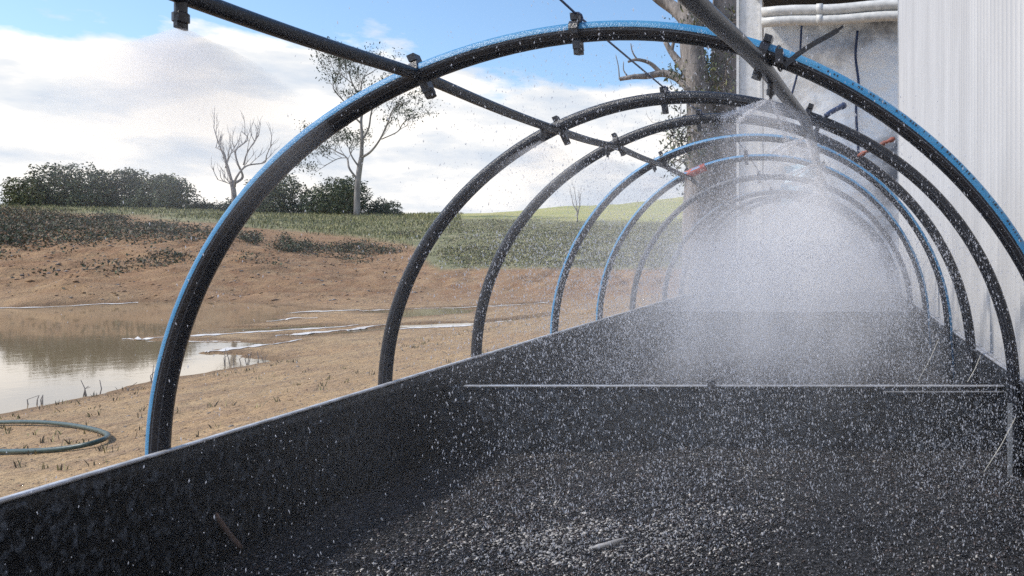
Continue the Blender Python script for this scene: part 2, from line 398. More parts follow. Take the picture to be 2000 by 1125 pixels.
# ------------------------------------------------------------------ scatter helpers
def blades(name, P, h, wd, mats, lean=.5, probs=None):
    n = len(P); a = np.random.rand(n)*2*pi; ln = (np.random.rand(n)-.5)*2*lean*h; a2 = np.random.rand(n)*2*pi
    dx = np.cos(a)*wd/2; dy = np.sin(a)*wd/2
    p0 = P+np.stack([-dx, -dy, 0*dx-.02], 1); p1 = P+np.stack([dx, dy, 0*dx-.02], 1)
    tp = P+np.stack([np.cos(a2)*ln, np.sin(a2)*ln, h], 1)
    mid = (P*.45+tp*.55); p2 = mid+np.stack([dx*.9, dy*.9, h*.05], 1); p3 = mid-np.stack([dx*.9, dy*.9, h*.05], 1)
    V = np.stack([p0, p1, p2, tp, p3], 1).reshape(-1, 3); Fc = np.arange(n*5).reshape(n, 5)
    mi = np.random.choice(len(mats), n, p=probs) if len(mats) > 1 else None
    return np_mesh(name, V, Fc, mats, midx=mi)
gi = np.where((PX > -60) & (PX < 1420) & (GY > 30) & (GY < 125))
gpx = PX[gi]; gpy = PY[gi]; gx = GX[gi]; gy = GY[gi]
area = np.gradient(xs)[gi[1]]*np.gradient(ys)[gi[0]]
def pick(mask, n, jit=.3):
    p = area*mask; p = p/p.sum(); k = np.random.choice(len(p), n, p=p)
    x = gx[k]+(np.random.rand(n)-.5)*np.gradient(xs)[gi[1]][k]; y = gy[k]+(np.random.rand(n)-.5)*np.gradient(ys)[gi[0]][k]
    return np.stack([x, y, height(x, y)], 1)
wb = fbm(gx*.3, gy*.3, 4)
# dark weeds on the left bank, in patches, and the long band in the middle
top1 = np.interp(gpx, [-60, 0, 60, 200, 400, 500], [412, 414, 418, 430, 452, 470])
bot1 = np.interp(gpx, [-60, 0, 120, 300, 400, 460], [482, 484, 478, 470, 466, 462])
m1 = sstep(-4, 6, gpy-top1+wb*10)*sstep(6, -6, gpy-bot1+wb*34)*(gpx < 440)
m2 = sum(np.exp(-((gpx-a)/sx)**2-((gpy-b_)/sy)**2) for a, b_, sx, sy in ((490,468,22,8),(570,488,35,7),(700,484,38,8),(760,492,40,7),(560,470,14,5),(215,428,16,4),(20,470,30,12),(330,500,40,5)))
m2 = np.clip(m2*1.6+wb*.5-.35, 0, 1)
m3 = sstep(825, 900, gpx+wb*30)*sstep(528, 516, gpy+wb*10)*sstep(428, 446, gpy+wb*8)
m3 = m3*(.45+.55*sstep(455, 505, gpy))
def weeds(name, P, hmax, size, mats, probs):
    n = len(P); P = P+np.stack([np.random.randn(n)*.08, np.random.randn(n)*.08, hmax*np.random.rand(n)**1.6*(.4+.9*np.clip(.5+fbm(P[:, 0]*1.3, P[:, 1]*1.3, 3), 0, 1))], 1)
    return leaf_cloud(name, P, size, mats, None, probs)
def leaf_cloud(name, P, size, mats, parent, probs=None, droop=0):
    n = len(P); a = np.random.randn(n, 3); a /= np.linalg.norm(a, axis=1)[:, None]
    b_ = np.cross(a, np.random.randn(n, 3)); b_ /= np.linalg.norm(b_, axis=1)[:, None]
    s_ = size*(.5+np.random.rand(n)); a = a*s_[:, None]; b_ = b_*s_[:, None]*.55
    if droop: a[:, 2] -= droop*s_
    V = np.stack([P-a*.5, P+b_*.5, P+a*.5, P-b_*.5], 1).reshape(-1, 3); Fc = np.arange(4*n).reshape(n, 4)
    mi = np.random.choice(len(mats), n, p=probs) if len(mats) > 1 else None
    return np_mesh(name, V, Fc, mats, parent, mi)
tag(weeds('bank_weeds', np.concatenate([pick(np.clip(m1*(.75+wb),0,1), 90000), pick(m2*(.6+wb), 15000), pick((gpy > 455)*(gpy < 565)*(gpx < 840)*np.clip(wb-.12, 0, 1), 5000)]), .55, .13, [M['weed'], M['leaf_dark'], M['leaf_grey'], M['clod']], [.5, .28, .14, .08]), 'dark scrubby weeds along the top of the far bank', kind='stuff')
tag(weeds('field_weeds', pick(m3*(.7+wb), 50000), .36, .12, [M['weed'], M['leaf_olive'], M['grass_blade'], M['leaf_dark']], [.33, .20, .44, .03]), 'grey green weeds between the mud flat and the pasture', kind='stuff')
gm = sstep(5, -8, gpy-np.interp(gpx, [-500, 0, 200, 400, 700, 800, 860, 1340], [410, 412, 418, 432, 462, 478, 450, 450])+wb*12)*(gpx < 900)
P = pick(gm, 60000); s_ = np.random.rand(len(P))
tag(blades('bank_grass', P, .05+.28*s_**1.5, .03+.04*s_, [M['grass_blade'], M['leaf_olive'], M['weed']], .7, [.62, .26, .12]), 'dry green grass along the crest of the bank', kind='stuff')
# clods and stones on the soil
def rocks(name, P, r, mats, flat=.6, probs=None):
    o = np.array([(1,0,0),(-1,0,0),(0,1,0),(0,-1,0),(0,0,1),(0,0,-1)], float)
    f = np.array([(0,2,4),(2,1,4),(1,3,4),(3,0,4),(2,0,5),(1,2,5),(3,1,5),(0,3,5)])
    n = len(P); a = np.random.rand(n)*2*pi; R = np.zeros((n,3,3)); R[:,0,0] = np.cos(a); R[:,0,1] = -np.sin(a); R[:,1,0] = np.sin(a); R[:,1,1] = np.cos(a); R[:,2,2] = 1
    sc3 = r[:,None]*np.stack([.7+.9*np.random.rand(n), .6+.6*np.random.rand(n), flat*(.6+.7*np.random.rand(n))], 1)
    vv = o[None]*sc3[:,None,:]*(.75+.5*np.random.rand(n,6,1)); vv = np.einsum('nij,nkj->nki', R, vv)
    V = (vv+P[:,None,:]).reshape(-1,3); Fc = (f[None]+6*np.arange(n)[:,None,None]).reshape(-1,3)
    mi = np.repeat(np.random.choice(len(mats), n, p=probs), 8) if len(mats) > 1 else None
    return np_mesh(name, V, Fc, mats, midx=mi)
n = 14000; X = -1.9-9.6*np.random.rand(n)**1.0; Y = 2.2+26*np.random.rand(n)**1.3
Z, Dd = height(X, Y, True); k = (Dd > .25); X, Y, Z = X[k], Y[k], Z[k]; n = len(X)
Pn = np.stack([X, Y, Z], 1); rn = .004+.018*np.random.rand(n)**5+.0005*Y
P = pick((gpy > 470)*(gpx < 830)*(1-m1), 5000); rf = .02+.09*np.random.rand(5000)**5
tag(rocks('soil_clods', np.concatenate([Pn, P]), np.concatenate([rn, rf]), [M['clod'], M['bark_dark'], M['soil']], .5, [.5, .25, .25]), 'small clods and stones lying on the bare soil', kind='stuff')
# dry sprigs near shore
n = 900; X = -2-9.3*np.random.rand(n); Y = 2.5+22*np.random.rand(n); Z, Dd = height(X, Y, True); k = (Dd > .1) & (fbm(X*.6, Y*.6) > .05)
P = np.stack([X[k], Y[k], Z[k]], 1); P = np.repeat(P, 5, 0)+np.random.randn(5*k.sum(), 3)*[.025, .025, 0]
tag(blades('dry_sprigs', P, .02+.06*np.random.rand(len(P)), .01, [M['weed'], M['grass_blade']], .9, [.6, .4]), 'tiny dry sprigs scattered over the near mud', kind='stuff')

# ------------------------------------------------------------------ trees
def bush(x0, x1, ytop, ybase, D, label, mats, nlobe=7, leaves=5200, size=.26, probs=None, dens=1, group='dark trees along the far bank', cat='tree', name='tree'):
    a = px(x0, ybase, D); b_ = px(x1, ytop, D); W = b_.x-a.x; H = b_.z-a.z
    cx = (a.x+b_.x)/2; zb = float(height(np.array([cx]), np.array([D]))[0])-.05; H = b_.z-zb
    root = empty(name, (cx, D, zb), label, cat, group)
    tr = MB()
    for k in range(3):
        q = cx+(random.random()-.5)*W*.3
        tr.tube([(cx+(k-1)*.1, D, zb-.2), (q*.5+cx*.5, D+random.uniform(-.3,.3), zb+H*.35), (q+random.uniform(-1,1)*W*.15, D, zb+H*.7)], [.14, .09, .03], 6)
    tr.build('trunk', M['bark_dark'], root, True)
    lobes = []
    for k in range(nlobe):
        t = (k+.5)/nlobe; lx = a.x+W*(.14+.72*t)+random.uniform(-.04,.04)*W
        env = sqrt(max(.08, 1-(2*t-1)**2*.62)); r = W*random.uniform(.20,.27)
        lz = zb+H*env-r*.9+random.uniform(-.05,.02)*H
        lobes.append((lx, D+random.uniform(-.25,.25)*W, max(lz, zb+.2*H), r, r*random.uniform(.8,1.05)))
        lobes.append((lx+random.uniform(-.06,.06)*W, D+random.uniform(-.25,.25)*W, zb+.35*H*random.uniform(.6,1.2), r*1.05, H*.38))
        lobes.append((a.x+W*(.06+.88*t), D+random.uniform(-.2,.2)*W, zb+.12*H, r*.9, H*.22))
    PP = []
    leaves = int(leaves*2.6); size = size*.74; per = leaves//len(lobes)
    for (lx, ly, lz, r, rz) in lobes:
        v = np.random.randn(per, 3); v /= np.linalg.norm(v, axis=1)[:, None]
        rad = 1-.45*np.random.rand(per)**1.6
        rad *= 1+.16*np.sin(v[:,0]*7+lx)*np.sin(v[:,1]*6+ly)*1.2+.12*np.sin(v[:,2]*9+lx*3)
        PP.append(np.array([lx, ly, lz])+v*rad[:, None]*np.array([r, r, rz]))
    PP = np.concatenate(PP); PP = PP[PP[:, 2] > zb+.05]
    if dens < 1: PP = PP[fbm(PP[:,0]*.9+PP[:,1], PP[:,2]*.9) > (1-dens)-.5]
    leaf_cloud('crown', PP, size, mats, root, probs)
    return root
LD, LO, LG = M['leaf_dark'], M['leaf_olive'], M['leaf_grey']
bush(18, 88, 346, 402, 78, 'small olive green bush at the left end of the tree row', [LO, LD], 5, 2600, .26, [.6, .4])
bush(72, 205, 317, 402, 80, 'large dark rounded tree, tallest of the left clump', [LD, LO], 7, 6400, .28, [.82, .18])
bush(190, 285, 324, 404, 82, 'dark round tree in the middle of the left clump', [LD, LO], 6, 5200, .28, [.85, .15])
bush(265, 365, 336, 406, 80, 'dark round tree at the right end of the left clump', [LD, LO], 6, 5000, .28, [.85, .15])
bush(355, 440, 392, 410, 84, 'low scrubby bush left of the bare dead tree', [LD, LG], 6, 2400, .25, [.5, .5])
bush(430, 510, 388, 412, 84, 'low scrubby bush at the foot of the bare dead tree', [LD, LG], 6, 2400, .25, [.5, .5])
bush(488, 613, 334, 413, 86, 'dark round tree behind the nearest hoop', [LD, LO], 7, 5600, .28, [.85, .15])
bush(612, 718, 341, 416, 86, 'dark round tree in front of the tall eucalyptus trunk', [LD, LO], 6, 5200, .28, [.85, .15])
bush(714, 782, 386, 420, 88, 'thin grey green bush at the right end of the tree row', [LG, LD], 5, 1500, .26, [.6, .4])
def limb(mb, pts, r0, r1, n=6, m=5):
    q = catmull(pts, m); k = len(q)
    mb.tube(q, [r0+(r1-r0)*(i/(k-1))**.8 for i in range(k)], n); return q
def twigs(mb, q, r, L0, depth, tips, rng, n=4, up=.35, start=.3, flat=.5):
    k = len(q)
    for j in range(n):
        i = int(k*(start+(1-start)*(j+rng.random())/n)); i = min(max(i, 1), k-1)
        p = q[i]; t = (q[i]-q[i-1]).normalized()
        d = (t+Vector((rng.uniform(-1,1), rng.uniform(-1,1)*flat, rng.uniform(-.5,1)+up))*.9).normalized()
        l = L0*rng.uniform(.6, 1.2); mid = p+d*l*.5+Vector((rng.uniform(-1,1), rng.uniform(-1,1)*flat, rng.uniform(-.5,1)))*l*.13
        e = p+d*l+Vector((0, 0, up*l*.3))
        c = [p, mid, e]; cq = catmull(c, 3); kk = len(cq)
        mb.tube(cq, [r*(1-.7*a/(kk-1)) for a in range(kk)], 4)
        if depth > 0: twigs(mb, cq, r*.55, L0*.6, depth-1, tips, rng, max(2, n-1), up, .35, flat)
        else: tips.append(e)
    tips.append(q[-1])
# bare dead tree
D = 70; rng = random.Random(5)
r_ = px(458, 412, D); zb = float(height(np.array([r_.x]), np.array([r_.y]))[0])
dead = empty('dead_tree', (r_.x, D, zb), 'leafless dead tree with forked limbs above the bank', 'tree')
mb = MB(); tips = []
base = Vector((r_.x, D, zb-.2)); s = F/D
trunkq = limb(mb, [base, px(457, 380, D), px(452, 352, D)], .24, .17, 8)
mainb = [([(452,352),(440,328),(432,300),(420,290),(408,286)], .16), ([(452,352),(444,320),(436,285),(430,252)], .15),
         ([(455,360),(468,345),(476,320),(470,295),(472,270),(467,255)], .17), ([(458,365),(472,348),(486,325),(505,316),(522,303),(532,282)], .15),
         ([(476,322),(488,300),(497,276),(500,262)], .1), ([(455,372),(443,360),(436,352)], .07), ([(440,328),(448,300),(455,280)], .08)]
for pts, r in mainb:
    P3 = [px(x, y, D)+Vector((0, rng.uniform(-.8,.8) if i else 0, 0)) for i, (x, y) in enumerate(pts)]
    q = limb(mb, P3, r*.72, .03, 6); twigs(mb, q, .035, 1.3, 1, tips, rng, 5, .5, .25)
mb.build('trunk', M['bark_dark'], dead, True)
# tall eucalyptus
D = 84; rng = random.Random(11)
r_ = px(697, 416, D); zb = float(height(np.array([r_.x]), np.array([r_.y]))[0])
euc = empty('eucalyptus_tree', (r_.x, D, zb), 'tall thin eucalyptus with open wispy crown above the hedge', 'tree')
mb = MB(); tips = []
limb(mb, [Vector((r_.x, D, zb-.2)), px(698, 370, D), px(702, 330, D), px(706, 308, D)], .33, .24, 8)
limbs = [([(706,308),(708,270),(704,235),(698,200),(690,165),(680,140)], .26, .8), ([(706,308),(728,296),(745,272),(760,240),(778,212),(800,196)], .18, .8),
         ([(698,350),(690,330),(678,308),(655,296),(635,288),(618,284)], .15, .7), ([(704,330),(696,310),(690,295),(684,285)], .13, .2),
         ([(707,275),(720,250),(726,220),(735,195),(750,178)], .14, .8), ([(704,240),(690,220),(672,200),(660,175),(652,150)], .13, .8),
         ([(700,205),(712,180),(715,155),(722,138)], .11, .8), ([(745,272),(768,255),(790,240),(806,222)], .08, .5),
         ([(690,165),(672,150),(650,140)], .08, .7), ([(678,308),(660,310),(645,325)], .06, .5)]
for pts, r, tw in limbs:
    P3 = [px(x, y, D)+Vector((0, rng.uniform(-1.1,1.1) if i else 0, 0)) for i, (x, y) in enumerate(pts)]
    q = limb(mb, P3, r*.8, .04, 6); twigs(mb, q, .035, 1.9, 2, tips, rng, 5, .3, .3)
mb.build('trunk', M['bark_grey'], euc, True)
T = np.array([tuple(p) for p in tips]); T = T[np.random.rand(len(T)) < .75]
LP = (T[:, None, :]+np.random.randn(len(T), 9, 3)*[.38, .38, .20]+[0, 0, -.12]).reshape(-1, 3)
leaf_cloud('crown', LP, .20, [LG, LD], euc, [.45, .55], .5)
# sapling in the pasture
D = 80; r_ = px(1128, 434, D); zb = float(height(np.array([r_.x]), np.array([r_.y]))[0])
sap = empty('bare_sapling', (r_.x, D, zb), 'small bare sapling standing alone in the pasture', 'tree')
mb = MB(); tips = []
for pts in ([(1128,434),(1127,410),(1124,385),(1122,368)], [(1128,420),(1132,400),(1133,378)], [(1127,412),(1119,398),(1117,384)]):
    q = limb(mb, [px(x, y, D) for x, y in pts], .08, .025, 5); twigs(mb, q, .02, .8, 1, tips, rng, 4, .6)
mb.build('trunk', M['bark_grey'], sap, True)
# big old tree beside the shed: two trunks
D = 20; rng = random.Random(21)
big = empty('gum_tree', px(1385, 586, D), 'big old gum tree with twin trunks left of the white post', 'tree')
mb = MB(); tips = []; lf = []
limb(mb, [px(1366,600,D), px(1362,430,D), px(1368,300,D), px(1365,180,D), px(1352,100,D), px(1352,30,D), px(1358,-90,D)], .42, .27, 12, 6)
q2 = limb(mb, [px(1412,600,D+.6), px(1414,400,D+.6), px(1416,200,D+.6), px(1420,0,D+.6), px(1424,-120,D+.6)], .46, .36, 12, 6)
big_l = [([(1362,185),(1345,170),(1318,148),(1290,140),(1262,148),(1240,152),(1214,158)], .19, .05),
         ([(1368,185),(1348,150),(1325,120),(1308,98),(1296,78)], .20, .06), ([(1308,100),(1312,84),(1318,66)], .07, .03),
         ([(1288,140),(1268,122),(1246,118),(1230,124)], .08, .03), ([(1246,118),(1238,104),(1235,88)], .03, .012),
         ([(1214,158),(1212,134),(1207,112)], .02, .01), ([(1228,150),(1222,140),(1222,124)], .025, .01),
         ([(1356,70),(1340,40),(1318,16),(1285,-8),(1262,-30)], .26, .16), ([(1334,34),(1330,10),(1326,-20)], .12, .08), ([(1345,55),(1350,28),(1354,5)], .03, .015),
         ([(1331,134),(1334,118),(1338,104)], .02, .01)]
for pts, r, r1 in big_l:
    q = limb(mb, [px(x, y, D)+Vector((0, .2*sin(x*.04), 0)) for x, y in pts], r*.85, r1, 8)
for (x0, y0) in ((1366, 330), (1400, 200), (1372, 230), (1416, 160), (1380, 300), (1410, 60)):
    for k in range(5):
        p = px(x0, y0, D); e = p+Vector((rng.uniform(-.95,.25), rng.uniform(-.6,.6), rng.uniform(-.5,.6)))
        q = catmull([p, (p+e)*.5+Vector((0,0,.15)), e], 4); mb.tube(q, [.035-.003*i for i in range(len(q))], 4); twigs(mb, q, .012, .5, 1, lf, rng, 3)
mb.build('trunk', M['bark_dark'], big, True)
T = np.array([tuple(p) for p in lf if px(1305,0,D).x < p.x < px(1450,0,D).x])
LP = (T[:, None, :]+np.random.randn(len(T), 13, 3)*[.14, .2, .12]).reshape(-1, 3)
leaf_cloud('crown', LP, .085, [LG, LD, LO], big, [.5, .3, .2], .6)

# ------------------------------------------------------------------ shed
xw = .775; ye = 9.55; zt = EZ+3.3; zb0 = EZ-1.4
shed = empty('corrugated_wall', (xw, 4, zb0), 'pale grey corrugated steel shed wall along the right side', 'wall')
yy = np.arange(-4, ye, .0075); am = .013
xv = xw+am*np.cos(2*pi*yy/.09); n = len(yy)
V = np.concatenate([np.stack([xv, yy, np.full(n, z)], 1) for z in (zb0, zt)]+[np.stack([xv+.012, yy, np.full(n, z)], 1) for z in (zb0, zt)])
i = np.arange(n-1); Fq = np.concatenate([np.stack([i, i+1, n+i+1, n+i], 1), np.stack([2*n+i+1, 2*n+i, 3*n+i, 3*n+i+1], 1), np.stack([n+i, n+i+1, 3*n+i+1, 3*n+i], 1)])
np_mesh('sheet', V, Fq, M['corrugated'], shed)
mb = MB(); mb.box((xw-.018, ye-.02, zb0), (xw+.10, ye+.06, zt)); mb.build('corner_trim', M['zinc'], shed)
mb = MB(); mb.box((xw-.03, -1, EZ-.56), (xw-.012, 7.2, EZ-.515)); mb.build('base_rail', M['edge'], shed)
mb = MB(); mb.box((xw+.04, -4, zb0), (xw+.6, ye-.03, zt-.01)); mb.build('shed_core', M['dark_soffit'], shed)
foil = empty('foil_wall', (0, 12.5, EZ-1.2), 'crumpled shiny silver foil wall behind the misty tunnel end', 'wall')
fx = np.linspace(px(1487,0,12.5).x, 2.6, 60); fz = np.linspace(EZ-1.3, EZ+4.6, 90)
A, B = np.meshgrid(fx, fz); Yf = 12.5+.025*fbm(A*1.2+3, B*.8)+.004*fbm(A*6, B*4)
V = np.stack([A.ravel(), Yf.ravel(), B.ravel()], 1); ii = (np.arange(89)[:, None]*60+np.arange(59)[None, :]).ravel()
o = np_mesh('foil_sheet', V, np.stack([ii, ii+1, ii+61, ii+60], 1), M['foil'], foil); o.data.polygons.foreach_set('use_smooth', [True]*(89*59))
mb = MB(); mb.box((fx[0], 12.56, EZ-1.3), (2.6, 15.5, EZ+4.6)); mb.build('wall_core', M['dark_soffit'], foil)
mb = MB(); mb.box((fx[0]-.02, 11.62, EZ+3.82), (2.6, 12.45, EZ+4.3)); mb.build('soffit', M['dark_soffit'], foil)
pst = empty('post', px(1463, 590, 11.7), 'white speckled steel post beside the gum tree', 'post')
mb = MB(); x0 = px(1439,0,11.7).x; x1 = px(1489,0,11.7).x
mb.box((x0+.04, 11.70, EZ-1.1), (x1-.04, 11.9, EZ+4.4)); mb.build('web', M['post'], pst)
mb = MB(); mb.box((x0, 11.66, EZ-1.1), (x0+.038, 11.95, EZ+4.4)); mb.build('flange', M['post'], pst)
mb = MB(); mb.box((x1-.038, 11.66, EZ-1.1), (x1, 11.95, EZ+4.4)); mb.build('flange', M['post'], pst)
for (ya, yb, lab, r) in ((44, 30, 'lower of the two white pipes running from post to shed corner', .075), (25, 8, 'upper of the two white pipes running from post to shed corner', .08)):
    mb = MB(); a = px(1489, ya, 11.5); b_ = px(1790, yb, 11.2); q = [a+(b_-a)*t/10+Vector((0,0,.012*sin(t))) for t in range(11)]
    mb.tube(q, r, 14); o = mb.build('pvc_pipe', M['pvc'], None, True); tag(o, lab, 'pipe', 'white pipes under the eave')
    mb = MB(); c0 = a+(b_-a)*.36; mb.tube([c0, c0+(b_-a).normalized()*.09], r+.008, 14); mb.build('coupling', M['pvc'], o, True)
mb = MB(); mb.tube(catmull([px(1675,60,12.3), px(1671,110,12.35), px(1677,165,12.3), px(1672,215,12.32), px(1679,330,12.3)], 6), .022, 6)
tag(mb.build('cable', M['wire'], None, True), 'longer dark cable hanging down the middle of the foil wall', 'cable')
mb = MB(); mb.tube(catmull([px(1568,2,12.2), px(1565,60,12.2), px(1560,130,12.25), px(1545,190,12.3)], 6), .018, 6)
tag(mb.build('cable', M['wire'], None, True), 'thin dark cable left on the foil wall beside the post', 'cable')

# ------------------------------------------------------------------ raised bed
xl, xr = -1.742, .742; zf = EZ-.885; ztop = EZ-.528
bed = empty('raised_bed', (-.5, 4, zf), 'long black lined raised bed under the hoops', 'planter')
def panel(name, lo, hi, mt, axis_=1, parent=bed):
    mb = MB(); mb.box(lo, hi); return mb.build(name, mt, parent)
def wavy(name, x0, x1, yA, yB, z0, z1, mt, amp=.006):
    ys_ = np.linspace(yA, yB, 120); a = amp*fbm(ys_*1.3, ys_*0+3.3); zz = z1+.004*fbm(ys_*.9, ys_*0+8)
    V = np.concatenate([np.stack([x0+a, ys_, 0*ys_+z0], 1), np.stack([x0+a, ys_, zz], 1), np.stack([x1+a, ys_, zz], 1), np.stack([x1+a, ys_, 0*ys_+z0], 1)])
    n = 120; i = np.arange(n-1); Fq = np.concatenate([np.stack([k*n+i, k*n+i+1, ((k+1) % 4)*n+i+1, ((k+1) % 4)*n+i], 1) for k in range(4)])
    return np_mesh(name, V, Fq, mt, bed)
def wrinkled(name, xo, xi, mt, seed):
    ys_ = np.linspace(.6, 9.5, 420); zs_ = np.linspace(EZ-1.45, ztop, 26); A, B = np.meshgrid(ys_, zs_); sg = 1 if xi > xo else -1
    w_ = .010*fbm(A*2.2+seed, B*1.2+A*.6, 4)+.006*np.abs(fbm(A*5+B*3, B*2.5+seed, 3)); w_ = w_*np.clip((ztop-B)/.05, 0, 1)
    X_ = xi+sg*(np.abs(w_)-.004*np.clip((ztop-B)/.05, 0, 1)); V = np.concatenate([np.stack([X_.ravel(), A.ravel(), B.ravel()], 1), np.stack([np.full(A.size, xo), A.ravel(), B.ravel()], 1)])
    ii = (np.arange(25)[:, None]*420+np.arange(419)[None, :]).ravel(); q_ = np.stack([ii, ii+1, ii+421, ii+420], 1)
    tp = 25*420+np.arange(419); tq = np.stack([tp, tp+1, tp+1+A.size, tp+A.size], 1)
    o = np_mesh(name, V, np.concatenate([q_, q_[:, ::-1]+A.size, tq]), mt, bed); o.data.polygons.foreach_set('use_smooth', [True]*len(o.data.polygons))
wrinkled('side_panel', xl, xl+.012, M['liner'], 1.0)
wrinkled('side_panel', xr, xr-.012, M['liner'], 7.0)
wavy('side_rail', xl-.006, xl+.014, .6, 9.5, ztop+.001, ztop+.009, M['edge'])
wavy('side_rail', xr-.014, xr+.004, .6, 9.5, ztop+.001, ztop+.009, M['edge'])
zd = EZ-.60
dv = panel('divider', (xl+.016, 3.34, zf-.05), (xr-.016, 3.352, zd), M['liner'])
mb = MB(); mb.box((xl+.12, 3.332, zd+.001), (xr-.016, 3.356, zd+.006)); mb.build('rail', M['edge'], dv)
mb = MB(); mb.box((.2, 3.329, zd-.022), (xr-.016, 3.339, zd-.018)); mb.build('rail', M['edge'], dv)
mb = MB(); c0 = px(1390, 752, 3.33); mb.box((c0.x-.017, 3.318, c0.z-.022), (c0.x+.017, 3.33, c0.z+.022)); mb.tube([(c0.x, 3.31, c0.z), (c0.x, 3.32, c0.z)], .008, 8); mb.build('bracket', M['grey_pipe'], dv)
panel('divider', (xl+.016, 6.5, zf-.05), (xr-.016, 6.512, ztop-.004), M['liner'])
panel('end_panel', (xl+.016, 9.46, zf-.05), (xr-.016, 9.48, ztop-.004), M['liner'])
# soil surface inside
fx = np.linspace(xl+.013, xr-.013, 90); fy = np.linspace(.6, 9.45, 260); A, B = np.meshgrid(fx, fy)
def bedz(x, y): return zf+.028*fbm(x*1.6, y*1.6, 4)+.02*fbm(x*6, y*6, 3)*.5
V = np.stack([A.ravel(), B.ravel(), bedz(A, B).ravel()], 1); ii = (np.arange(259)[:, None]*90+np.arange(89)[None, :]).ravel()
o = np_mesh('bed_soil', V, np.stack([ii, ii+1, ii+91, ii+90], 1), M['bed_soil']); tag(o, 'wet dark soil filling the raised bed', 'soil', kind='stuff')
# wood chips
n = 260000; Y = 1.15+5.3*np.random.rand(n)**1.25; X = xl+.03+(xr-xl-.06)*np.random.rand(n)
e = np.exp(-((X+.75)/.55)**2-((Y-2.25)/.75)**2)
dens = .55+.6*e+.9*fbm(X*1.8+5, Y*1.8, 4); k = np.random.rand(n) < dens; X, Y, e = X[k], Y[k], e[k]; n = len(X)
Z = bedz(X, Y)+.005+.006*np.random.rand(n)
a = np.random.rand(n)*2*pi; til = (np.random.rand(n)-.5)*1.2; ln = .0018+.0045*np.random.rand(n)**2.4; wd = ln*(.35+.4*np.random.rand(n)); th = ln*.22
u = np.stack([np.cos(a)*np.cos(til), np.sin(a)*np.cos(til), np.sin(til)], 1); v_ = np.stack([-np.sin(a), np.cos(a), (np.random.rand(n)-.5)*.9], 1)
w_ = np.cross(u, v_); P = np.stack([X, Y, Z], 1)
cs = [(sx, sy, sz) for sz in (-1, 1) for sx, sy in ((-1,-1),(1,-1),(1,1),(-1,1))]
Vc = np.stack([P+u*(ln*c[0])[:, None]+v_*(wd*c[1])[:, None]*(.7+.6*np.random.rand(n))[:, None]+w_*(th*c[2])[:, None] for c in cs], 1).reshape(-1, 3)
fc = np.array([(0,3,2,1),(4,5,6,7),(0,1,5,4),(1,2,6,5),(2,3,7,6),(3,0,4,7)])
Fc = (fc[None]+8*np.arange(n)[:, None, None]).reshape(-1, 4)
pk = np.random.rand(n); pale = .03+.38*e*np.clip(.55+2.2*fbm(X*3, Y*3, 3), 0, 1.6); mi = np.where(pk < pale, 2, np.where(pk < pale+.18, 1, np.where(pk < pale+.34, 3, 0)))
o = np_mesh('wood_chips', Vc, Fc, [M['chip_dark'], M['chip_mid'], M['chip_pale'], M['chip_brown']], midx=np.repeat(mi, 6))
tag(o, 'wet pale and dark wood chips strewn over the bed', 'wood chips', kind='stuff')
mb = MB(); mb.tube(catmull([px(368, 915, 2.09), px(400, 975, 2.12), px(445, 1040, 2.17), px(470, 1070, 2.2)], 5), .007, 6)
tag(mb.build('stick', M['batten'], None, True), 'thin brown stick leaning on the left bed panel', 'stick')
mb = MB(); mb.tube(catmull([px(1150, 1078, 2.24)+Vector((0,0,.01)), px(1185, 1070, 2.26)+Vector((0,0,.01)), px(1225, 1058, 2.3)+Vector((0,0,.012))], 4), [.004]*2+[.008]*5+[.004]*2, 6)
tag(mb.build('bark_strip', M['chip_pale'], None, True), 'pale bark sliver on the wood chips in the foreground', 'bark')

# ------------------------------------------------------------------ hoops
hoops = [(2.008, -1.776, .626, .571, (-50, 84)), (3.017, -1.776, .694, .595, (-60, 14)), (3.779, -1.776, .66, .64, (-60, 8)), (4.817, -1.776, .70, .70, (-50, 75)),
         (5.73, -1.776, .668, .69, (-50, 75)), (6.66, -1.776, .64, .63, (-60, 10)), (7.9, -1.776, .65, .59, (-60, 30)), (8.75, -1.776, .65, .60, (-60, 10)), (9.4, -1.776, .65, .60, (-60, 10))]
labels = ['nearest hoop, black pipe with a broad blue stripe, arching over the bed', 'second hoop from the front, dark pipe with painted pale highlights', 'third hoop from the front, grey speckled pipe',
          'fourth hoop from the front, thin pipe with a light blue top', 'fifth hoop from the front, light blue top and red tape at its shoulder', 'sixth hoop from the front, dim grey in the mist',
          'seventh hoop from the front, faint behind the spray', 'eighth hoop from the front, nearly lost in the mist', 'farthest hoop at the misty end of the bed']
def hoop_pt(h, th):
    d, x0, x1, ap, _ = h; xc = (x0+x1)/2; a = (x1-x0)/2; b_ = ap+.555
    return Vector((xc-a*cos(th), d, EZ-.555+b_*sin(th)))
def hoop_at(h, x):
    d, x0, x1, ap, _ = h; xc = (x0+x1)/2; a = (x1-x0)/2; return math.acos(max(-1, min(1, (xc-x)/a)))
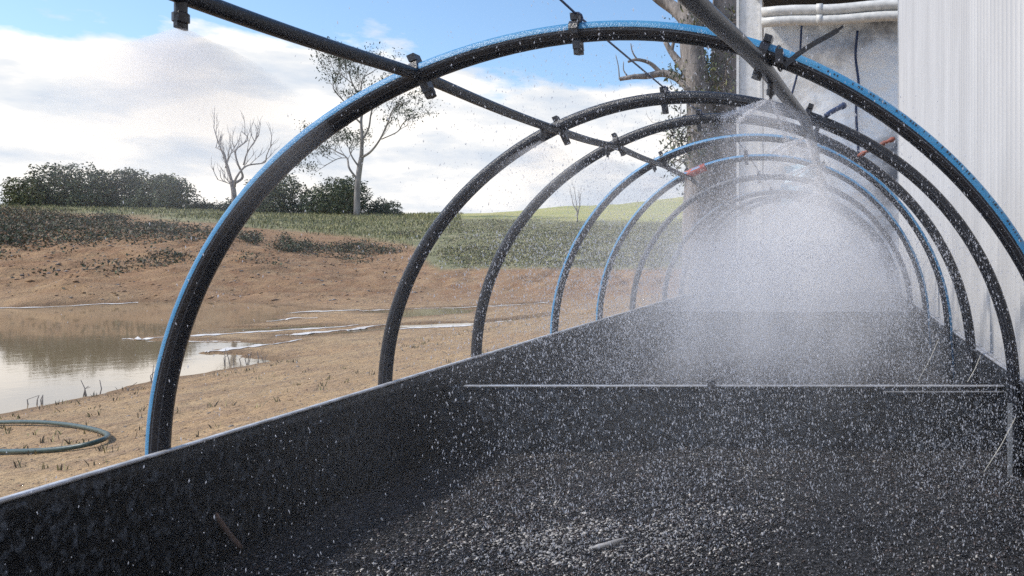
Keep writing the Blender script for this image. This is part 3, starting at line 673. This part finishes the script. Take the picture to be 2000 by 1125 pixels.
def clamp(name, root, h, x, r, drop=.05, mt='black_plastic'):
    th = hoop_at(h, x); p = hoop_pt(h, th); t = (hoop_pt(h, th+.01)-hoop_pt(h, th-.01)).normalized(); nrm = Vector((-t.z, 0, t.x))
    if nrm.z < 0: nrm = -nrm
    mb = MB()
    mb.tube([p-t*.013, p+t*.010], r+.004, 14)                         # saddle round the pipe
    q = p-nrm*(r+drop*.45)
    R = Matrix((t, Vector((0,1,0)), nrm)).transposed()
    mb.box((q.x-.010, q.y-.015, q.z-drop*.5), (q.x+.010, q.y+.015, q.z+drop*.5), 0, R, q)
    q2 = p-nrm*(r+drop); mb.tube([q2+nrm*.012, q2-nrm*.010], .0145, 6)     # nut under it
    q3 = p+nrm*(r+.012); mb.box((q3.x-.010, q3.y-.016, q3.z-.009), (q3.x+.010, q3.y+.016, q3.z+.009), 0, R, q3)
    return mb.build(name, M[mt], root, False)
LPX = lambda D: np.interp(D, [.8, 1.42, 2.0, 3.0, 3.78, 4.8, 5.73, 7, 9.6], [-1.10, -1.092, -1.09, -1.088, -1.08, -1.09, -1.10, -1.08, -1.08])
LPZ = lambda D: np.interp(D, [.8, 1.42, 2.0, 3.0, 3.78, 4.8, 5.73, 7, 9.6], [.42, .433, .455, .462, .503, .525, .533, .46, .44])
RPX = lambda D: np.interp(D, [.6, 1.466, 1.755, 2.05, 2.34, 2.75, 3.5, 9.6], [-.36, -.269, -.219, -.186, -.159, -.118, -.11, -.12])
RPZ = lambda D: np.interp(D, [.6, 1.45, 2.0, 3.0, 9.6], [.475, .475, .475, .475, .48])
HO = []
for i, h in enumerate(hoops):
    root = empty('hoop', (h[1], h[0], EZ-1.3), labels[i], 'hoop', 'pipe hoops over the bed')
    rad = .0258 if i == 0 else .0248
    pts = [Vector((h[1], h[0], EZ-1.4)), Vector((h[1], h[0], EZ-.9)), Vector((h[1], h[0], EZ-.7))]
    rr_ = random.Random(i+40); w1, w2 = rr_.uniform(0, 6), rr_.uniform(0, 6)
    for k in range(0, 81):
        th = pi*k/80; p = hoop_pt(h, th); p.y += .012*sin(th*3+w1)*sin(th); p.z += .006*sin(th*5+w2)*sin(th); pts.append(p)
    pts += [Vector((h[2]+.012, h[0], EZ-.7)), Vector((h[2]+.02, h[0], EZ-.89))]
    s0, s1 = h[4]
    an = sorted(set([s0, s1, 96, 99, 128, 130.5] + list(range(-170, 181, 15)))); an = [a for a in an if not any(0 < abs(a-b_) < 3 and b_ in (s0, s1, 96, 99, 128, 130.5) and a not in (s0, s1, 96, 99, 128, 130.5) for b_ in an)]
    mis = []
    for j, a in enumerate(an):
        m_ = a+.5
        mis.append(1 if s0 <= m_ < s1 else (2 if (96 <= m_ < 99 or 128 <= m_ < 130.5) else 0))
    mb = MB(); mb.tube(pts, rad, mis=mis, angs=[radians(a) for a in an], ref=(0, -1, 0))
    # angle 0 must face outward
    o = mb.build('pipe', [M['black_pipe'] if i < 5 else M['grey_pipe'], M['blue_stripe'], M['painted_highlight']], root, True)
    clamp('clamp', root, h, LPX(h[0]), rad, .036)
    if i < 7:
        clamp('clamp', root, h, -.68, rad, .022)
        clamp('clamp', root, h, float(RPX(h[0])), rad, .036)
    HO.append(root)
    if i == 0:                                   # faint ink marks printed along the stripe
        mb = MB(); rp_ = random.Random(9)
        for k in range(150):
            if rp_.random() < .5: continue
            th = 1.72+.0075*k; p = hoop_pt(h, th); p.y += .012*sin(th*3+random.Random(40).uniform(0, 6))*sin(th); t_ = (hoop_pt(h, th+.01)-hoop_pt(h, th-.01)).normalized(); nn = Vector((-t_.z, 0, t_.x))
            if nn.z < 0: nn = -nn
            f_ = radians(58); o_ = nn*cos(f_)+Vector((0, -1, 0))*sin(f_); w2_ = nn*-sin(f_)+Vector((0, -1, 0))*cos(f_); c_ = p+o_*(rad+.0006); l_ = rp_.uniform(.0012, .003); g_ = rp_.uniform(.0025, .0045)
            mb.add([c_-t_*l_-w2_*g_, c_+t_*l_-w2_*g_, c_+t_*l_+w2_*g_, c_-t_*l_+w2_*g_], [(0, 1, 2, 3)])
        mb.build('ink_marks', M['black_plastic'], root)['kind'] = 'stuff'
h2 = HO[1]
mb = MB(); mb.box((hoops[1][2]-.032, hoops[1][0]-.048, EZ-.90), (hoops[1][2]-.016, hoops[1][0]-.034, EZ-.60)); mb.build('bracket', M['zinc'], h2)
mb = MB(); a = hoop_pt(hoops[4], hoop_at(hoops[4], -1.10)); t_ = hoop_pt(hoops[4], hoop_at(hoops[4], -.98)); b0 = hoop_pt(hoops[4], hoop_at(hoops[4], -1.14))
mb.tube([b0, a, (a+t_)/2, t_], [.030, .032, .030, .029], 12); mb.build('tape', M['red_tape'], HO[4], True)

# lengthwise pipes with nozzles
def longpipe(fx_, fz_, r, y0, label, nz, mt):
    pts = []
    Ds = [h[0] for h in hoops]
    for D in np.arange(y0, 9.55, .06):
        x = float(fx_(D)); z = float(fz_(D)); k = np.searchsorted(Ds, D)
        a = Ds[k-1] if k > 0 else Ds[0]-1.0; b_ = Ds[k] if k < len(Ds) else 9.7
        t = (D-a)/(b_-a); sag = .008*4*t*(1-t)
        pts.append(Vector((x, D, EZ+z-sag)))
    # smooth
    for _ in range(4): pts = [pts[0]]+[(pts[i-1]+pts[i]*2+pts[i+1])/4 for i in range(1, len(pts)-1)]+[pts[-1]]
    root = empty('irrigation_pipe', pts[0], label, 'pipe', 'irrigation pipes along the tunnel')
    mb = MB(); mb.tube(pts, r, 14); mb.build('pipe', M[mt], root, True); noz = []
    for D in nz:
        p = min(pts, key=lambda q: abs(q.y-D)); q = p-Vector((0, 0, r))
        mb = MB(); mb.tube([q+Vector((0,0,.006)), q-Vector((0,0,.014)), q-Vector((0,0,.016)), q-Vector((0,0,.030)), q-Vector((0,0,.032)), q-Vector((0,0,.040))], [.009,.009,.012,.012,.006,.004], 10)
        mb.box((q.x-.003, q.y-.011, q.z-.042), (q.x+.003, q.y+.011, q.z-.030)); mb.build('nozzle', M['black_plastic'], root)
        noz.append(q-Vector((0, 0, .04)))
    return root, noz, pts
lp, nzl, lpts = longpipe(LPX, LPZ, .0160, .8, 'left irrigation pipe crossing under the hoops to upper left corner', [1.252, 2.86, 3.62, 4.6, 5.5, 6.4, 7.3], 'black_pipe')
rp, nzr, rpts = longpipe(RPX, RPZ, .0212, .6, 'right irrigation pipe crossing the nearest hoop in front of the post', [2.12, 2.85, 3.7, 4.6, 5.5, 6.4, 7.3, 8.3, 9.1], 'black_pipe')
# ridge wire and ties
pts = []
tops = [Vector((-.72, .5, EZ+.66))]+[hoop_pt(h, hoop_at(h, -.68))+Vector((0, 0, .045)) for h in hoops]
mb = MB(); mb.tube(tops, .0032, 6)
for p in tops[1:]: mb.tube([p+Vector((cos(a)*.014, 0, sin(a)*.014-.008)) for a in np.linspace(0, 2*pi, 11)], .003, 5)
tag(mb.build('ridge_wire', M['wire'], None, True), 'thin blue wire strung over the tops of the hoops', 'wire')
D0 = 1.96
mb = MB(); q = catmull([px(1532,128,D0), px(1560,105,D0), px(1590,85,D0-.01), px(1625,66,D0-.02), px(1647,51,D0-.03)], 6)
for i in range(len(q)-1):
    a, b_ = q[i], q[i+1]; wd = .0065 if i < len(q)-4 else .0035; t_ = (b_-a).normalized(); u_ = Vector((t_.z*-1, 0, t_.x))
    y_ = Vector((0, .0012, 0))
    mb.add([a-u_*wd-y_, a+u_*wd-y_, b_+u_*wd-y_, b_-u_*wd-y_, a-u_*wd+y_, a+u_*wd+y_, b_+u_*wd+y_, b_-u_*wd+y_], [(0,1,2,3),(7,6,5,4),(0,4,5,1),(3,2,6,7),(0,3,7,4),(1,5,6,2)])
h0 = hoop_pt(hoops[0], hoop_at(hoops[0], -.15))
mb.tube([h0+Vector((cos(a)*.006, 0, 0))+Vector((0, cos(a)*.032, sin(a)*.032)) for a in np.linspace(0, 2*pi, 17)], .003, 6)
hd = px(1522, 108, D0); mb.box((hd.x-.010, hd.y-.006, hd.z-.018), (hd.x+.010, hd.y+.006, hd.z+.016))
tag(mb.build('cable_tie', M['black_plastic']), 'big black cable tie with long tail on the nearest hoop', 'cable tie')
mb = MB(); q = catmull([px(1613,226,3.0), px(1625,218,3.02), px(1640,210,3.06), px(1648,206,3.1)], 5); mb.tube(q, .010, 8); mb.tube([q[-4], q[-1]], .014, 8)
tag(mb.build('hose_stub', M['wire'], None, True), 'short dark blue hose stub behind the second hoop', 'hose')
mb = MB(); q = [px(1676,305,3.55), px(1700,292,3.52), px(1722,282,3.5), px(1748,270,3.5)]
mb.tube(catmull(q, 5), [.007+.006*((i*7) % 3)/2 for i in range(16)], 7)
tag(mb.build('strap', M['orange'], None, True), 'frayed orange strap tied between hoop and shed wall', 'strap')
# pale strings
for (pa, pb_, Da, Db, lab) in (((1984,815),(1922,922),2.96,2.86,'pale string from second hoop down to the chips, at right edge'),
                          ((1834,662),(1793,745),4.7,4.4,'faint pale string tied to the fourth hoop'), ((1915,694),(1890,746),3.74,3.6,'short pale string tied to the third hoop')):
    mb = MB(); a = px(*pa, Da); b_ = px(*pb_, Db); mb.tube([a, (a+b_)/2+Vector((.004, 0, -.004)), b_], .0024, 5)
    tag(mb.build('string', M['string'], None, True), lab, 'string', 'pale strings tied to the hoops')
# blue film scraps in the mist
mb = MB(); g = [[px(1530+60*u_+6*sin(v_*3), 325+32*v_-10*u_, 8.9)+Vector((0, .05*sin(u_*5+v_*2), 0)) for u_ in np.linspace(0,1,6)] for v_ in np.linspace(0,1,5)]
def sheet(mb, g, th=.004):
    r, c = len(g), len(g[0]); vs = [p for row in g for p in row]; vs2 = [p+Vector((0, th, 0)) for p in vs]; n_ = r*c
    fs = [(i*c+j, i*c+j+1, (i+1)*c+j+1, (i+1)*c+j) for i in range(r-1) for j in range(c-1)]
    fs += [tuple(n_+k for k in f[::-1]) for f in fs]; mb.add(vs+vs2, fs)
sheet(mb, g)
sheet(mb, [[px(1525+62*u_, 358+18*v_+8*u_, 8.9)+Vector((0, .04*sin(u_*6), 0)) for u_ in np.linspace(0,1,6)] for v_ in np.linspace(0,1,4)])
sheet(mb, [[px(1526+(30-14*v_)*u_, 380+20*v_, 8.9) for u_ in np.linspace(0,1,4)] for v_ in np.linspace(0,1,4)])
tag(mb.build('plastic_film', M['blue_film']), 'torn pale blue plastic film hanging inside the misty tunnel', 'plastic film')

# hose loop on the mud
mb = MB(); q = []
def onground(x, y):
    z_ = -1.6
    for _ in range(14):
        X_, Y_ = gp(x, y, z_); z_ = .5*z_+.5*(float(height(np.array([X_]), np.array([Y_]))[0])-EZ)
    return Vector((X_, Y_, z_+EZ))
for k in range(73):
    a = 2*pi*k/72; q.append(onground(-130+340*cos(a)+12*sin(2*a), 862+32*sin(a)-6*cos(a)+3*sin(3*a))+Vector((0, 0, .035+.01*sin(5*a))))
mb.tube(q, .022, 10, caps=False); tag(mb.build('hose', M['hose_green'], None, True), 'loop of dark green hose lying on the mud', 'hose')
# twigs standing in the shallows
rng = random.Random(3)
for n_, (x, y, hgt) in enumerate(((447, 716, .32), (478, 712, .22), (505, 708, .2), (290, 752, .3), (262, 770, .16), (178, 774, .22), (66, 790, .14))):
    X0, Y0 = gp(x, y); mb = MB()
    for k in range(4):
        dx = rng.uniform(-.14, .14); mb.tube([(X0+dx, Y0, -.06), (X0+dx+rng.uniform(-.05,.05), Y0, hgt*.5), (X0+dx+rng.uniform(-.12,.12), Y0+.02, hgt*rng.uniform(.6,1.1))], [.008, .006, .004], 4)
    o = mb.build('twig', M['bark_dark']); tag(o, ['tallest twig tuft in the pond, left of three near its tip', 'middle twig tuft of three near the pond tip', 'rightmost twig tuft at the very tip of the pond', 'twig tuft in the water just left of the nearest hoop', 'low twig tuft on the shore left of the nearest hoop', 'twig tuft at the shoreline above the hose loop', 'leftmost tiny twig tuft at the shoreline'][n_], 'twig', 'twig tufts along the pond edge')

# ------------------------------------------------------------------ spray: droplets and mist
def drops(P, r, st):
    o = np.array([(1,0,0),(-1,0,0),(0,1,0),(0,-1,0),(0,0,1),(0,0,-1)], float)
    f = np.array([(0,2,4),(2,1,4),(1,3,4),(3,0,4),(2,0,5),(1,2,5),(3,1,5),(0,3,5)]); n = len(P)
    vv = o[None]*r[:, None, None]*np.stack([np.ones(n), np.ones(n), st], 1)[:, None, :]
    vv[:, :, 0] += vv[:, :, 2]*(np.random.rand(n)-.5)[:, None]*.8
    return (vv+P[:, None, :]).reshape(-1, 3), (f[None]+6*np.arange(n)[:, None, None]).reshape(-1, 3)
n = 900000; Y = 1.45+7.8*np.random.rand(n); X = -1.72+2.38*np.random.rand(n); Z = -.86+1.45*np.random.rand(n)
xc = -.56; inside = ((X-xc)/1.2)**2+(np.maximum(Z+.555, 0)/1.12)**2 < 1
cl = fbm(X*2.5+Y, Z*2.5+Y*1.3, 3)
k = inside & (np.random.rand(n) < .42+1.0*cl) & (np.random.rand(n) < np.where(Z < .05, 1, .32)) & (np.random.rand(n) < np.clip(.16+.84*sstep(-1.5, -.7, X)+.5*sstep(3, 5, Y), 0, 1)); X, Y, Z = X[k], Y[k], Z[k]; n = len(X)
P1 = np.stack([X, Y, Z+EZ], 1); r1 = (.0006+.0015*np.random.rand(n)**3)*(.52+.19*Y); s1 = 1.2+2.2*np.random.rand(n)
# fine spray thrown out of each nozzle
PP = []; 
for q, cnt, sp in [(q, 5200, 1.15) for q in nzr[:6]]+[(q, 1500, 1.1) for q in nzl[1:5]]:
    t = np.random.rand(cnt)**.8*.42; a = np.random.rand(cnt)*2*pi; cone = sp*(1-.35*np.random.rand(cnt)**3)
    hx = np.sin(cone)*t; hz = np.cos(cone)*t+1.2*t**2
    PP.append(np.stack([q.x+hx*np.cos(a), q.y+hx*np.sin(a)*.8, q.z-hz*.75], 1)+np.random.randn(cnt, 3)*.006)
P2 = np.concatenate(PP); r2 = .0005+.0005*np.random.rand(len(P2)); s2 = 1+np.random.rand(len(P2))
JP = []
for i, q in enumerate(nzr[:7]):
    for (dx, dy, dz, l) in ((-.78, -.1, -.30, .17), (-.72, .2, -.42, .13), (.42, 0, -.62, .30), (.30, -.2, -.75, .2)):
        c_ = 1600; t_ = np.random.rand(c_)**.8*l; JP.append(np.array(q)[None]+np.stack([dx*t_, dy*t_, dz*t_-.25*t_**2], 1)+np.random.randn(c_, 3)*(.001+.03*t_[:, None]))
JP = np.concatenate(JP); V, Fc = drops(JP, .0006+.0006*np.random.rand(len(JP)), np.ones(len(JP)))
tag(np_mesh('water_jets', V, Fc, M['jet']), 'white jets of water leaving the nozzles', 'water', kind='stuff')
V, Fc = drops(np.concatenate([P1, P2]), np.concatenate([r1, r2]), np.concatenate([s1, s2]))
tag(np_mesh('water_droplets', V, Fc, M['droplet']), 'falling water droplets filling the hoop tunnel', 'water', kind='stuff')

MIST_CORE, MIST_BASE = .64, .013
def vol_mat(name, dens, aniso=.1):
    m = bpy.data.materials.new(name); m.use_nodes = True; t = m.node_tree; t.nodes.clear()
    o = t.nodes.new('ShaderNodeOutputMaterial'); v = t.nodes.new('ShaderNodeVolumePrincipled')
    v.inputs['Color'].default_value = (.97, .965, .98, 1); v.inputs['Density'].default_value = dens; v.inputs['Anisotropy'].default_value = aniso
    t.links.new(v.outputs[0], o.inputs['Volume']); return m
mm_ = vol_mat('mist_body', 1.0); t = mm_.node_tree; v = [n for n in t.nodes if n.type == 'PRINCIPLED_VOLUME'][0]
g = t.nodes.new('ShaderNodeNewGeometry'); sp = t.nodes.new('ShaderNodeSeparateXYZ'); t.links.new(g.outputs['Position'], sp.inputs[0])
mpx = t.nodes.new('ShaderNodeMapping'); mpx.vector_type = 'POINT'; t.links.new(g.outputs['Position'], mpx.inputs[0])
mpx.inputs['Location'].default_value = (.40/.92, 0, -(EZ-.27)/.78); mpx.inputs['Scale'].default_value = (1/.92, 0, 1/.78)
ln_ = t.nodes.new('ShaderNodeVectorMath'); ln_.operation = 'LENGTH'; t.links.new(mpx.outputs[0], ln_.inputs[0])
rad = t.nodes.new('ShaderNodeMapRange'); rad.interpolation_type = 'SMOOTHSTEP'; t.links.new(math_node(t, 'ADD', ln_.outputs['Value'], math_node(t, 'MULTIPLY', math_node(t, 'SUBTRACT', noise(t, 2.1, 5, .68, sc3=(1, .5, .6), loc=(7, 3, 1)), .5), 2.2)), rad.inputs[0])
rad.inputs[1].default_value = .05; rad.inputs[2].default_value = 1.3; rad.inputs[3].default_value = 1; rad.inputs[4].default_value = 0
dep = ramp(t, math_node(t, 'DIVIDE', sp.outputs[1], 10.0), [(.14, 0.02), (.325, .09), (.42, .52), (.75, 1.0)])
nz = ramp(t, noise(t, 4.0, 5, .68, sc3=(1, .6, .4)), [(.40, .12), (.60, 1.0)])
nz = math_node(t, 'MULTIPLY', nz, 1.9)
d = math_node(t, 'MULTIPLY', math_node(t, 'MULTIPLY', rad.outputs[0], dep), math_node(t, 'MULTIPLY', nz, MIST_CORE))
d = math_node(t, 'ADD', d, MIST_BASE)
t.links.new(d, v.inputs['Density'])
mb = MB(); vs = []; sec = []
for k in range(25):
    th = pi*k/24; sec.append((-.56-1.14*cos(th), EZ-.555+1.08*sin(th)))
sec = [(-1.70, zf+.05)]+sec+[(.58, zf+.05)]; n_ = len(sec)
mb.add([(x, 1.3, z) for x, z in sec]+[(x, 9.44, z) for x, z in sec], [tuple(range(n_)), tuple(n_+k for k in range(n_))[::-1]]+[(k, n_+k, n_+(k+1) % n_, (k+1) % n_) for k in range(n_)])
o = mb.build('mist', mm_)
import bmesh
bm = bmesh.new(); bm.from_mesh(o.data); bmesh.ops.recalc_face_normals(bm, faces=bm.faces); bm.to_mesh(o.data); bm.free()
tag(o, 'white water mist filling the tunnel, densest deep inside', 'mist', kind='stuff')

# fans of fine spray under the nozzles: each fades with distance from its nozzle
def fan_mat(key, k_, R):
    m = vol_mat(key, 1.0); t = m.node_tree; v = [n for n in t.nodes if n.type == 'PRINCIPLED_VOLUME'][0]
    tc = t.nodes.new('ShaderNodeTexCoord'); ln_ = t.nodes.new('ShaderNodeVectorMath'); ln_.operation = 'LENGTH'; t.links.new(tc.outputs['Object'], ln_.inputs[0])
    d2 = math_node(t, 'ADD', math_node(t, 'MULTIPLY', ln_.outputs['Value'], ln_.outputs['Value']), .004)
    fo = t.nodes.new('ShaderNodeMapRange'); fo.interpolation_type = 'SMOOTHSTEP'; t.links.new(ln_.outputs['Value'], fo.inputs[0])
    fo.inputs[1].default_value = R*.15; fo.inputs[2].default_value = R; fo.inputs[3].default_value = 1; fo.inputs[4].default_value = 0
    nz_ = ramp(t, noise(t, 9, 3, .6, vec=tc.outputs['Object'], sc3=(1, 1, .5)), [(.35, .25), (.65, 1.)])
    d = math_node(t, 'MULTIPLY', math_node(t, 'MULTIPLY', math_node(t, 'DIVIDE', k_, d2), fo.outputs[0]), nz_)
    t.links.new(d, v.inputs['Density']); return m
FR = fan_mat('spray_strong', .06, .62); FL = fan_mat('spray_faint', .045, .55); FS = fan_mat('spray_small', .12, .42)
def fan(q, R, m, label, skew=0):
    vs = [(0, 0, .004)]; n_ = 28; rings = 9; fs = []
    for i in range(1, rings+1):
        t_ = R*i/rings
        for k in range(n_):
            a = 2*pi*k/n_; rr = t_*.86*(1-.25*i/rings); vs.append((rr*cos(a)+skew*t_, rr*sin(a)*.7, -t_*.30-.55*t_*t_+.02*sin(3*a)*t_))
    for k in range(n_): fs.append((0, 1+k, 1+(k+1) % n_))
    for i in range(rings-1):
        for k in range(n_): fs.append((1+i*n_+k, 1+(i+1)*n_+k, 1+(i+1)*n_+(k+1) % n_, 1+i*n_+(k+1) % n_))
    b0 = len(vs)
    for i in (1, 2):
        for k in range(n_):
            a = 2*pi*k/n_; p = vs[1+(rings-1)*n_+k]; f_ = (.8, .4)[i-1]; vs.append(((p[0]-skew*R)*f_+skew*R, p[1]*f_, p[2]-R*(.30, .42)[i-1]))
    for k in range(n_):
        fs.append((1+(rings-1)*n_+k, b0+k, b0+(k+1) % n_, 1+(rings-1)*n_+(k+1) % n_)); fs.append((b0+k, b0+n_+k, b0+n_+(k+1) % n_, b0+(k+1) % n_))
    fs.append(tuple(b0+n_+k for k in range(n_)))
    me = bpy.data.meshes.new('spray_fan'); me.from_pydata(vs, [], fs); me.materials.append(m)
    bm = bmesh.new(); bm.from_mesh(me); bmesh.ops.recalc_face_normals(bm, faces=bm.faces); bm.to_mesh(me); bm.free()
    o = bpy.data.objects.new('spray_fan', me); C.objects.link(o); o.location = q; tag(o, label, 'spray', 'spray fans under the nozzles', 'stuff')
names = ['nearest', 'second', 'third', 'fourth', 'fifth']
fan(nzl[0], .42, FS, 'faint spray fan in the sky at the upper left corner')
for i, q in enumerate(nzl[1:4]): fan(q, .5, FL, names[i+1]+' spray fan along the left irrigation pipe')
for i, q in enumerate(nzr[:5]): fan(q, .60, FR, names[i]+' white spray fan under the right irrigation pipe')
